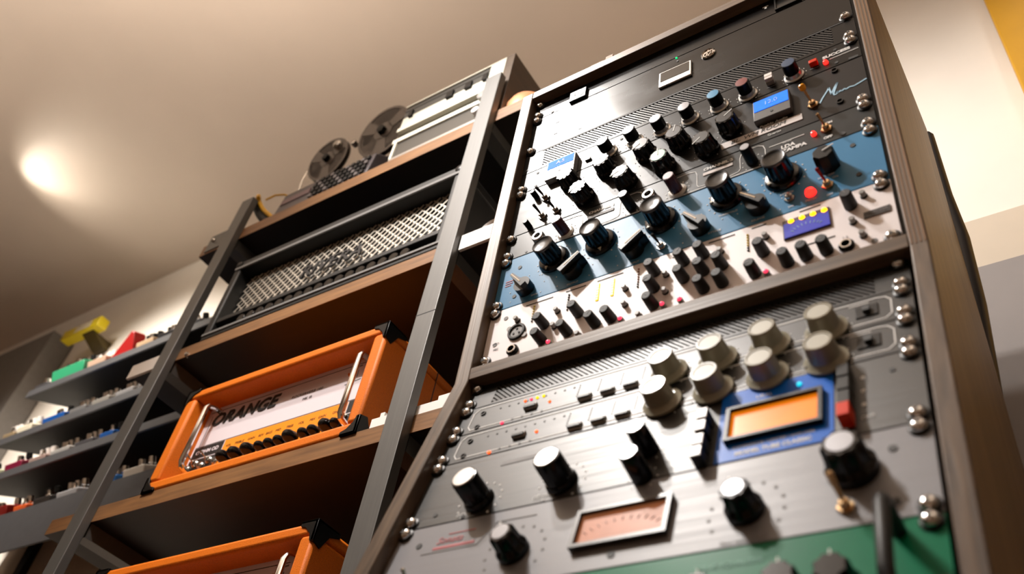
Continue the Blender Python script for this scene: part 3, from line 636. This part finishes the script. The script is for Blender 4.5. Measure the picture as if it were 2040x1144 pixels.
mb = MB(); mb.box(-.392, -.215, .219, .245, .186, .206); mb.box(-.375, -.366, .219, .245, .206, .214); mb.box(-.256, -.215, .219, .245, .206, .214)
solo('metal_rail', mb, stripw, 'long pale metal rail lying beside the upper orange amplifier', 'rail')
r_ = MB().tube([(-.252 + .022 * math.cos(a), .245, .628 + .022 * math.sin(a)) for a in [k * PI / 14 for k in range(29)]], .008, 8)
solo('tape_roll', r_, mat('brown_tape', '#5a4636', .4), 'small brown tape roll standing on the middle board by the rack', 'tape roll')
mb = MB()
vs = [(.050, 0), (.056, .02), (.056, .05), (.048, .075), (.030, .090), (.008, .095)]
n = 28; V = []; Fc = []
for r, h in vs:
    for k in range(n): V.append((-.265 + r * math.cos(2 * PI * k / n), .285 + r * math.sin(2 * PI * k / n), 1.018 + h))
for i in range(len(vs) - 1):
    for k in range(n): Fc.append((i * n + k, i * n + (k + 1) % n, (i + 1) * n + (k + 1) % n, (i + 1) * n + k))
Fc += [tuple(range(n)), tuple((len(vs) - 1) * n + k for k in range(n))]
mb.add(V, Fc); solo('copper_pot', mb, copper, 'round copper coloured pot on the top board beside the wooden deck', 'pot')
mb = MB().box(.10, .122, .006, .035, ZT + .018, ZT + .030).box(.126, .138, .006, .03, ZT + .018, ZT + .036)
solo('wood_offcut', mb, mat('offcut_wood', '#8d6a4c', .6), 'small brown wood offcut lying on top of the rack cabinet', 'offcut')

# ------------------------------------------------------------------ orange amplifier heads
AX, AY, AZ = -.690, .2145, .186
amp = thing('amplifier_head', 'orange amplifier head on the lower board, its whole white front in view', 'amplifier', (AX, AY, AZ), group='orange amplifier heads')
def ap(name, mb, m, parent=amp, **k): return part(name, mb, m, parent, **k)
w, h, d_ = .2715, .243, .255
fr = MB(); fr.box(-w, w, 0, d_, 0, .024); fr.box(-w, w, 0, d_, h - .022, h); fr.box(-w, -w + .030, 0, d_, .024, h - .022); fr.box(w - .030, w, 0, d_, .024, h - .022)
ap('cabinet', fr, tolex, bevel=.006)
ap('back_panel', MB().box(-w + .03, w - .03, d_ - .02, d_ - .01, .024, h - .022), darkin)
ap('seam', MB().box(w - .0002, w + .0004, .150, .1525, .004, h - .004), blackmt)
pa = ap('front_panel', MB().box(-w + .030, w - .030, .0450, .050, .024, h - .022), ampw)
def onp(name, mb, m): return part(name, mb, m, pa)
PY = .0450
def prect(x0, x1, z0, z1, m, name='printed_field', t=.0006): return onp(name, MB().box(x0, x1, PY - t, PY, z0, z1), m)
prect(-.146, .176, .062, .1215, ampo); prect(-.236, -.149, .095, .1215, blackmt); prect(-.236, -.149, .060, .092, mat('amp_dark', '#1a1a18', .5)); prect(.179, .200, .095, .1215, blackmt); prect(.179, .2, .055, .092, blackmt)
mb = MB()
for p, q in [((-.236, .211), (.215, .211)), ((-.236, .1235), (.215, .1235)), ((-.226, .1235), (-.226, .200)), ((.2, .06), (.2, .2))]: mb.bar2(p, q, .0013, PY - .0004, PY)
onp('printed_line', mb, blackmt)
def ptxt(t, x, z, s, m, **k): put('lettering', text_mesh(t, s, m, **k), pa, (x, PY - .0009, z))
put('logo', text_mesh('ORANGE', .0415, blackmt, shear=.26, offset=.0012, space=1.06, extrude=.0006, sx=1.06), pa, (-.128, PY - .0012, .185))
ptxt('ROCKERVERB 100', .050, .1795, .0092, printk, space=1.15, shear=.2); ptxt('MK III', .056, .1655, .0100, printk)
ptxt('O OHM OD', -.193, .108, .0125, ampw, offset=.0004)
for i, x in enumerate((-.130, -.100, -.066, -.040, -.018, .006, .036, .066, .094, .118, .150)):
    ptxt(['VOL', 'TREBLE', 'GAIN', 'REV', 'BASS', 'MID', 'TREB', 'VOL', 'MIX', 'GAIN', 'ON'][i], x, .1045, .0082, blackmt, shear=.2)
mb = MB(); mb.bar2((.150, .196), (.160, .180), .004, PY - .0006, PY); ob = onp('crest', mb, tolex)
mb = MB(); mb.prism([(.163, .196), (.176, .196), (.176, .182), (.1695, .172), (.163, .182)], PY - .0006, PY); mb.bar2((.157, .204), (.182, .206), .003, PY - .0006, PY); mb.bar2((.150, .168), (.188, .172), .0018, PY - .0006, PY); onp('crest', mb, printg)
kA = lm('knob', [(.0140, 0), (.0140, .006), (.0130, .009), (.0112, .018), (.0075, .0235), (.001, .025)], blackgl, 24)
kB = lm('knob', [(.0110, 0), (.0110, .005), (.0102, .008), (.0088, .015), (.0055, .0195), (.001, .021)], blackgl, 20)
for x, big in [(-.117, 1), (-.085, 1), (-.050, 1), (-.019, 0), (.006, 0), (.031, 0), (.060, 1), (.093, 0), (.117, 0), (.150, 1), (.171, 0)]:
    put('knob', kA if big else kB, pa, (x, PY, .0690))
for i, x in enumerate((-.232, -.212, -.192, -.172, -.150)):
    o = put('input_jack', lm('input_jack', [(.0085, 0), (.0085, .003), (.006, .006), (.0045, .006), (.004, .001)], nickel, 16), pa, (x, PY, .0720 + (.008 if i % 2 else 0)))
for x in (-.222, -.182, .182): put('toggle_switch', MB().lathe([(.005, 0), (.005, .004), (.002, .005)], 8).tube([(0, -.004, 0), (-.004, -.018, .008)], [.0014, .0022], 8).mesh('toggle_switch', nickel), pa, (x, PY, .087))
for sx_ in (-1, 1):
    x = .207 * sx_
    hp = [(x + .004 * -sx_, PY, .205), (x + .002 * -sx_, PY - .020, .205), (x, PY - .030, .202), (x - .0, PY - .034, .194), (x - .00, PY - .034, .064), (x, PY - .030, .056), (x, PY - .020, .053), (x, PY, .053)]
    hp = [(p[0] + (-.026 * sx_ if False else 0), p[1], p[2]) for p in hp]
    ap('handle', MB().tube(hp, .0058, 10), chrome)
    for zc, s2 in ((h, -1), (0, 1)):
        cx = w * sx_; e_ = .0022; L = .034
        mb = MB()
        mb.prism([(cx + e_ * sx_, zc - e_ * s2), (cx - L * sx_, zc - e_ * s2), (cx - L * sx_, zc + .006 * s2), (cx - .022 * sx_, zc + .010 * s2), (cx - .010 * sx_, zc + .022 * s2), (cx - .006 * sx_, zc + L * s2), (cx + e_ * sx_, zc + L * s2)], -e_, .002)
        mb.prismx([(-e_, zc - e_ * s2), (.050, zc - e_ * s2), (.050, zc + .006 * s2), (.030, zc + .014 * s2), (.016, zc + .040 * s2), (-e_, zc + L * s2)], cx - .004 * sx_, cx + e_ * sx_)
        mb.box(min(cx - L * sx_, cx + e_ * sx_), max(cx - L * sx_, cx + e_ * sx_), -e_, .045, zc - e_ if s2 < 0 else zc - e_, zc + e_)
        ap('corner_protector', mb, blackpl, bevel=.0008)
amp2 = deep(amp); amp2.location = (-.706, AY, -.2345 + .017); amp2['label'] = 'orange amplifier head at the bottom edge of the photo, only its top in view'

# ------------------------------------------------------------------ black amplifier head with woven grille
bh = thing('amplifier_head', 'black amplifier head with woven metal grille under the top board', 'amplifier', (-.690, .216, .600))
def hb(name, mb, m, parent=bh, **k): return part(name, mb, m, parent, **k)
w, h = .345, .257
fr = MB(); fr.box(-w, w, 0, .24, 0, .016); fr.box(-w, w, 0, .24, h - .028, h); fr.box(-w, -w + .022, 0, .24, .016, h - .028); fr.box(w - .022, w, 0, .24, .016, h - .028)
hb('cabinet', fr, blktol, bevel=.004)
hb('piping', MB().box(-w + .004, w - .004, -.003, .001, h - .030, h - .022), mat('grey_piping', '#6a6a6a', .4)); hb('piping', MB().box(-w + .004, w - .004, -.003, .001, .012, .018), mat('grey_piping', '#6a6a6a', .4))
hb('grille_cloth', MB().box(-w + .022, w - .022, .046, .050, .060, h - .028), darkin)
g = MB(); gx0, gx1, gz0, gz1 = -w + .024, w - .024, .070, h - .034
chm = mat('grille_chrome', '#d6d0c4', .45, .6)
g1 = lattice(gx0, gx1, gz0, gz1, .0225, .0036, .032, .0335, True); g2 = lattice(gx0, gx1, gz0, gz1, .0225, .0036, .0335, .035, False)
hb('woven_grille', g1, chm); hb('woven_grille', g2, chm)
hb('middle_rail', MB().box(-w + .022, w - .022, .004, .030, .052, .066), blktol, bevel=.002)
cp = hb('control_panel', MB().box(-w + .022, w - .022, .022, .028, .016, .052), mat('control_black', '#1d1d1d', .35))
put('logo', text_mesh('RIVERA', .052, mat('logo_grey', '#222224', .45), shear=.2, offset=.0004, space=1.06, extrude=.002, sx=1.05), bh, (-.012, .022, .136))
kR = lm('knob', [(.0130, 0), (.0122, .016), (.0105, .018), (.003, .018)], blackgl, 20); kRc = lm('cap', [(.0052, .0178), (.0050, .0188), (.001, .0188)], alu, 12)
for i in range(17):
    o = put('knob', kR, cp, (-.232 + .0295 * i, .022, .036)); 
jn = lm('toggle_switch', [(.0050, 0), (.0050, .008), (.0030, .016), (.001, .017)], chrome, 12)
for i in range(12): put('toggle_switch', jn, cp, (-.218 + .0415 * i, .022, .0275))
for x0, x1 in ((-.318, -.248), (.255, .318)):
    mb = MB(); mb.box(x0, x1, .0205, .022, .020, .0215); mb.box(x0, x1, .0205, .022, .047, .0485); mb.box(x0, x0 + .0015, .0205, .022, .0215, .047); mb.box(x1 - .0015, x1, .0205, .022, .0215, .047)
    part('printed_frame', mb, printg, cp)
for x in (-w + .012, w - .012): hb('corner_protector', MB().lathe([(.010, 0), (.010, .002), (.006, .004)], 14, c=(x, -.001, h - .012)), blackpl)

# ------------------------------------------------------------------ wooden deck stack and tape machine on the top board
dk = thing('tape_deck', 'wood cased deck with cream front and black keys at the top right of the shelves', 'deck', (-.457, .222, 1.018))
def dd(name, mb, m, **k): return part(name, mb, m, dk, loc=(.457, -.222, -1.018), **k)
dd('wooden_case', MB().box(-.314, -.291, .222, .47, 1.018, 1.262).box(-.622, -.314, .23, .47, 1.255, 1.262), casew)
dd('body', MB().box(-.620, -.314, .232, .46, 1.019, 1.254), darkin)
dd('silver_edge', MB().box(-.622, -.314, .2205, .232, 1.2525, 1.257), deckcr)
dd('dark_band', MB().box(-.622, -.358, .224, .232, 1.2200, 1.2525), deckdk); dd('groove', MB().box(-.622, -.358, .2232, .224, 1.2340, 1.2365), blackmt)
dd('cream_panel', MB().box(-.620, -.316, .2235, .232, 1.1640, 1.2200), deckcr)
dd('cream_corner', MB().box(-.358, -.315, .2215, .232, 1.1900, 1.2520), deckcr)
for x0, x1 in ((-.600, -.588), (-.483, -.462), (-.426, -.407), (-.374, -.360)):
    dd('key', MB().box(x0, x1, .2165, .2235, 1.1960, 1.2220), blackpl, bevel=.001)
dd('dark_strip', MB().box(-.620, -.316, .2225, .2235, 1.2070, 1.2200), deckdk)  # dark strip along the top of the cream panel
dd('silver_trim', MB().box(-.622, -.314, .2195, .232, 1.1450, 1.1600), deckcr)
dd('silver_trim', MB().box(-.622, -.330, .2195, .232, 1.0960, 1.1120), deckcr)
dd('lower_face', MB().box(-.610, -.330, .2240, .232, 1.0360, 1.0960), mat('lower_face', '#4a4844', .3))
dd('silver_trim', MB().box(-.612, -.330, .2195, .232, 1.0190, 1.0320), alu); dd('silver_trim', MB().box(-.614, -.606, .2195, .232, 1.0320, 1.0960), deckcr)
dd('knob', MB().lathe([(.016, 0), (.016, .012), (.013, .014), (.003, .014)], 24, c=(-.352, .224, 1.118)), greypl); dd('knob', MB().lathe([(.010, 0), (.010, .012), (.003, .013)], 20, c=(-.362, .224, 1.062)), whitepl)

tm = thing('reel_tape_machine', 'grey reel to reel tape machine with two reels on the top board', 'tape machine', (-.846, .222, 1.018))
def tt(name, mb, m, **k): return part(name, mb, m, tm, loc=(.846, -.222, -1.018), **k)
tt('body', MB().prismx([(.224, 1.018), (.232, 1.118), (.29, 1.165), (.335, 1.285), (.42, 1.285), (.42, 1.018)], -1.005, -.688), tapegr, bevel=.003)
for r in range(4):
    for c_ in range(11):
        x = -.880 + c_ * .0172; z = 1.034 + r * .0205; y = .224 + (z - 1.018) * .08
        tt('key', MB().box(x, x + .0105, y - .006, y + .002, z, z + .0105), blackmt if (r + c_) % 3 else mat('key_grey', '#6b6768', .4))
tt('name_plate', MB().box(-.995, -.893, .2255, .232, 1.066, 1.086), mat('plate_mauve', '#6d565c', .4))
def reel(cx, cz, r, y, lab=None):
    b = MB()
    for yy in (0, .012):
        n = 40; Rr = [(r, 0), (r * .93, 0)]
        b.lathe([(r, yy), (r, yy + .0016), (r * .90, yy + .0016), (r * .90, yy)], n); b.lathe([(r * .36, yy), (r * .36, yy + .0016), (r * .10, yy + .0016)], n)
        for k in range(3):
            a = 2 * PI * k / 3 + .5
            b.prism([(r * .3 * math.cos(a - .5), r * .3 * math.sin(a - .5)), (r * .93 * math.cos(a - .30), r * .93 * math.sin(a - .30)), (r * .93 * math.cos(a + .30), r * .93 * math.sin(a + .30)), (r * .3 * math.cos(a + .5), r * .3 * math.sin(a + .5))], -yy - .0016, -yy)
    o = part('reel', b, reelm, tm, loc=(cx + .846, y - .222, cz - 1.018), rot=(.16, 0, 0))
    part('tape_pack', MB().lathe([(r * .72, .002), (r * .72, .0115), (r * .3, .0115)], 36), mat('tape_brown', '#3b2a22', .3), o); part('hub_nut', MB().lathe([(r * .17, .012), (r * .15, .026), (r * .05, .028)], 6), blackpl, o)
reel(-.762, 1.312, .088, .288); reel(-.962, 1.306, .074, .288)
tt('head_cover', MB().box(-.900, -.820, .262, .29, 1.150, 1.178), blackpl, bevel=.003)
tt('roller', MB().lathe([(.014, 0), (.014, .016), (.010, .020), (.003, .020)], 20, c=(-.925, .275, 1.335)), nickel); tt('roller', MB().lathe([(.009, 0), (.009, .016), (.003, .018)], 16, c=(-.868, .285, 1.320)), nickel)
tt('tape_loop', MB().tube([(-1.052, .29, 1.20), (-1.056, .285, 1.27), (-1.035, .28, 1.335), (-1.0, .275, 1.365)], .003, 6), nickel)
tt('cable_plug', MB().box(-1.000, -.968, .25, .29, 1.125, 1.15), blackpl)
# cable and strap looped over the left post
pts = [(-1.112, .226, 1.128), (-1.128, .232, 1.152), (-1.124, .238, 1.135), (-1.100, .242, 1.100), (-1.072, .244, 1.068), (-1.050, .246, 1.047), (-1.035, .25, 1.030)]
solo('black_strap', MB().tube(pts, .013, 8), blackmt, 'thick black cable slung over the left post', 'cable')
pts2 = [(x + .012, y - .012, z + .012) for x, y, z in pts]
solo('yellow_cable', MB().tube(pts2, .006, 8).tube([(-1.108, .24, 1.165), (-1.090, .25, 1.186), (-1.062, .26, 1.185), (-1.035, .27, 1.165), (-1.015, .28, 1.140)], .003, 6), yelcab, 'yellow cable looped over the top of the left post', 'cable')
# dark cable behind the rack
cb = [(.5115, .36, .60), (.513, .36, .46), (.5185, .36, .365), (.5150, .36, .24), (.506, .36, .12), (.498, .36, .02), (.490, .36, -.2), (.49, .36, -.6), (.49, .36, FL + .01)]
solo('cable_loom', MB().tube([(x - .017, y + .002, z) for x, y, z in cb], .017, 12), navyc, 'thick dark navy cable loom hanging behind the rack on its right', 'cable')

# ------------------------------------------------------------------ pedal shelves on the wall
pr = thing('pedal_rack', 'black four tier pedal rack on the white wall at far left', 'rack', (-1.65, .62, .30))
def pp(name, mb, m, **k): return part(name, mb, m, pr, loc=(1.65, -.62, -.30), **k)
tiers = [(.958, -2.262), (.762, -2.252), (.607, -2.262), (.435, -2.262)]
blkshelf = mat('black_shelf_shaded', '#0b0b0c', .6, spec=.2, var=.1, scale=(40, 40, 40))  # near black, shade of the tier undersides is put into the colour
SLP = math.radians(24); liplk = mat('black_lip_lit', '#3a3a3d', .5, var=.1, scale=(40, 40, 40))  # lip colour lightened to paint the light on the shelf fronts
for i, (z, xl) in enumerate(tiers):
    y1 = .60; dz = (y1 - .40) * math.tan(SLP)
    pp('shelf', MB().prismx([(.40, z - .022), (.40, z), (y1, z + dz), (y1, z + dz - .022)], xl, -1.27), blkshelf, bevel=.001)
    if i < 3: pp('lip', MB().box(xl, -1.27, .394, .400, z - .024, z + .004), liplk)
pp('lip', MB().box(-2.262, -1.27, .394, .400, .305, .436), liplk)
for x in (-2.15, -1.7, -1.32): pp('upright', MB().box(x, x + .04, .60, .6195, .32, 1.05), blackmt)
PEDC = {}
def pedal(i, x, wd, dp, hgt, color, label, nk=3, kcol=None, tier=0, wedge=False):
    z, _ = tiers[tier]; t = thing('effects_pedal', label, 'pedal', (x, .405, z + .0055), (SLP, 0, 0), 'effects pedals on the wall rack')
    m = mat('enamel_' + color[1:], color, .35); hgt *= .72
    if wedge: b = MB().prism([(-wd * .62, 0), (wd * .5, .074), (wd * .62, .066), (wd * .62, 0)], 0, dp * .3)
    else: b = MB().prismx([(0, 0), (0, hgt * .8), (dp * .6, hgt), (dp, hgt * 1.15), (dp, 0)], -wd / 2, wd / 2)
    part('enclosure', b, m, t, bevel=.003)
    km = kcol or blackpl
    for k in range(nk):
        xx = -wd / 2 + wd * (k + .5) / nk
        part('knob', MB().lathe([(.0060, 0), (.0060, .010), (.0095, .011), (.0090, .027), (.004, .029)], 12), km, t, loc=(xx, dp * .35, hgt * .84), rot=(-PI / 2, 0, 0))
    o = part('foot_switch', MB().lathe([(.0090, 0), (.0090, .004), (.0060, .006), (.0060, .016), (.002, .018)], 12), chrome, t, loc=(wd * .2, dp * .12, hgt * .80), rot=(-PI / 2, 0, 0))
    part('jack', MB().lathe([(.006, 0), (.006, .012)], 8), nickel, t, loc=(wd / 2, dp * .6, hgt * .5), rot=(0, 0, PI / 2))
    return t
P = [
 (-2.215, .070, .09, .035, '#3b3a3c', 'charcoal pedal with silver knobs, first on the top tier', 2, chrome, 0),
 (-2.075, .170, .13, .078, '#2f8f66', 'wide green pedal lying on the top tier', 4, None, 0),
 (-1.925, .090, .12, .050, '#b59a86', 'pinkish beige pedal with pale knobs beside the green one', 4, whitepl, 0),
 (-1.805, .100, .14, .052, '#a31d1c', 'large red wedge pedal on the top tier', 0, None, 0),
 (-1.690, .080, .10, .042, '#c4a988', 'tan pedal with black knobs right of the red wedge', 3, None, 0),
 (-1.590, .080, .10, .040, '#2c2c2e', 'black pedal next to the left post on the top tier', 3, None, 0),
 (-1.480, .080, .10, .040, '#55575b', 'slate grey pedal behind the left post on the top tier', 2, None, 0),
 (-2.225, .060, .09, .036, '#8c7a5e', 'khaki pedal with a row of white knobs on the second tier', 3, whitepl, 1),
 (-2.140, .075, .10, .046, '#d9d2bd', 'ivory pedal on the second tier', 3, whitepl, 1),
 (-1.990, .110, .11, .042, '#0d4f9c', 'bright blue pedal on the second tier', 2, None, 1),
 (-1.870, .080, .10, .036, '#6f6f70', 'grey pedal with chrome knobs right of the blue one', 3, chrome, 1),
 (-1.760, .080, .10, .038, '#8f8c86', 'silver pedal with a tan knob on the second tier', 3, chrome, 1),
 (-1.650, .080, .10, .036, '#9a9a9c', 'pale silver pedal nearest the post on the second tier', 3, chrome, 1),
 (-2.215, .080, .12, .055, '#cfd2b4', 'pale lime pedal at the left end of the third tier', 1, None, 2),
 (-2.060, .085, .10, .046, '#7d1238', 'maroon pedal with dark knobs on the third tier', 2, None, 2),
 (-1.940, .080, .10, .034, '#a38b84', 'dusty pink pedal on the third tier', 3, whitepl, 2),
 (-1.830, .090, .10, .034, '#a7a6a4', 'long light grey pedal on the third tier', 3, chrome, 2),
 (-1.720, .080, .10, .034, '#4c4c50', 'dark grey pedal with silver knobs on the third tier', 3, chrome, 2),
 (-1.620, .060, .10, .036, '#1c5aa8', 'small blue pedal nearest the post on the third tier', 2, None, 2),
 (-2.050, .230, .15, .055, '#7c1512', 'long dark red pedal at the left of the lowest tier', 3, chrome, 3),
 (-1.870, .060, .08, .030, '#e2632a', 'small orange pedal on the lowest tier', 1, chrome, 3),
 (-1.770, .080, .09, .036, '#2d2a2a', 'black pedal between the orange and silver ones on the lowest tier', 2, None, 3),
 (-1.660, .090, .09, .032, '#a6a7ab', 'silver pedal by the post on the lowest tier', 3, chrome, 3),
 (-1.500, .090, .10, .034, '#1763ad', 'flat blue pedal with chrome knobs right of the post', 3, chrome, 3),
 (-1.390, .080, .11, .042, '#c9c4bb', 'off white pedal beside the orange amplifier', 2, chrome, 3),
]
for i, (x, wd, dp, hg, c, lab, nk, kc, tr) in enumerate(P): pedal(i, x, wd, dp, hg, c, lab, nk, kc, tr, wedge=(c == '#a31d1c'))
# black knobbed box leaning on the orange amp
t = thing('effects_pedal', 'black pedal with chrome knobs at the lower left corner of the orange amplifier', 'pedal', (-1.01, .235, .186), group='effects pedals beside the amplifier')
part('enclosure', MB().prismx([(0, 0), (0, .022), (.08, .035), (.08, 0)], -.030, .022), blackmt, t, bevel=.002)
for k, (a, b_) in enumerate([(-.020, .02), (.004, .02), (-.020, .05), (.004, .05)]): part('knob', MB().lathe([(.008, 0), (.007, .014), (.002, .015)], 12), blackgl if k % 2 else chrome, t, loc=(a, b_, .026), rot=(-PI / 2, 0, 0))
# yellow box on its own bracket
t = thing('effects_pedal', 'yellow pedal on its own little wall bracket above the grey panel', 'pedal', (-2.50, .515, 1.412))
yb = mat('yellow_enamel', '#d9c21c', .4); 
part('enclosure', MB().box(-.125, .110, 0, .042, 0, .046), yb, t, bevel=.004); part('label_plate', MB().box(-.040, .060, -.001, 0, .006, .040), mat('label_cream', '#cfc4a8', .5), t)
for x in (-.06, 0.0, .06): part('knob', MB().lathe([(.010, 0), (.009, .018), (.003, .019)], 12), mat('knob_brown', '#2a1c16', .4), t, loc=(x, .018, .046), rot=(-PI / 2, 0, 0))
solo('wall_bracket', MB().prismx([(.530, 1.4115), (.6195, 1.4115), (.6195, 1.375), (.60, 1.375)], -2.50, -2.43), mat('bracket_ochre', '#4a3c10', .5), 'dark ochre wedge bracket under the yellow pedal', 'bracket')
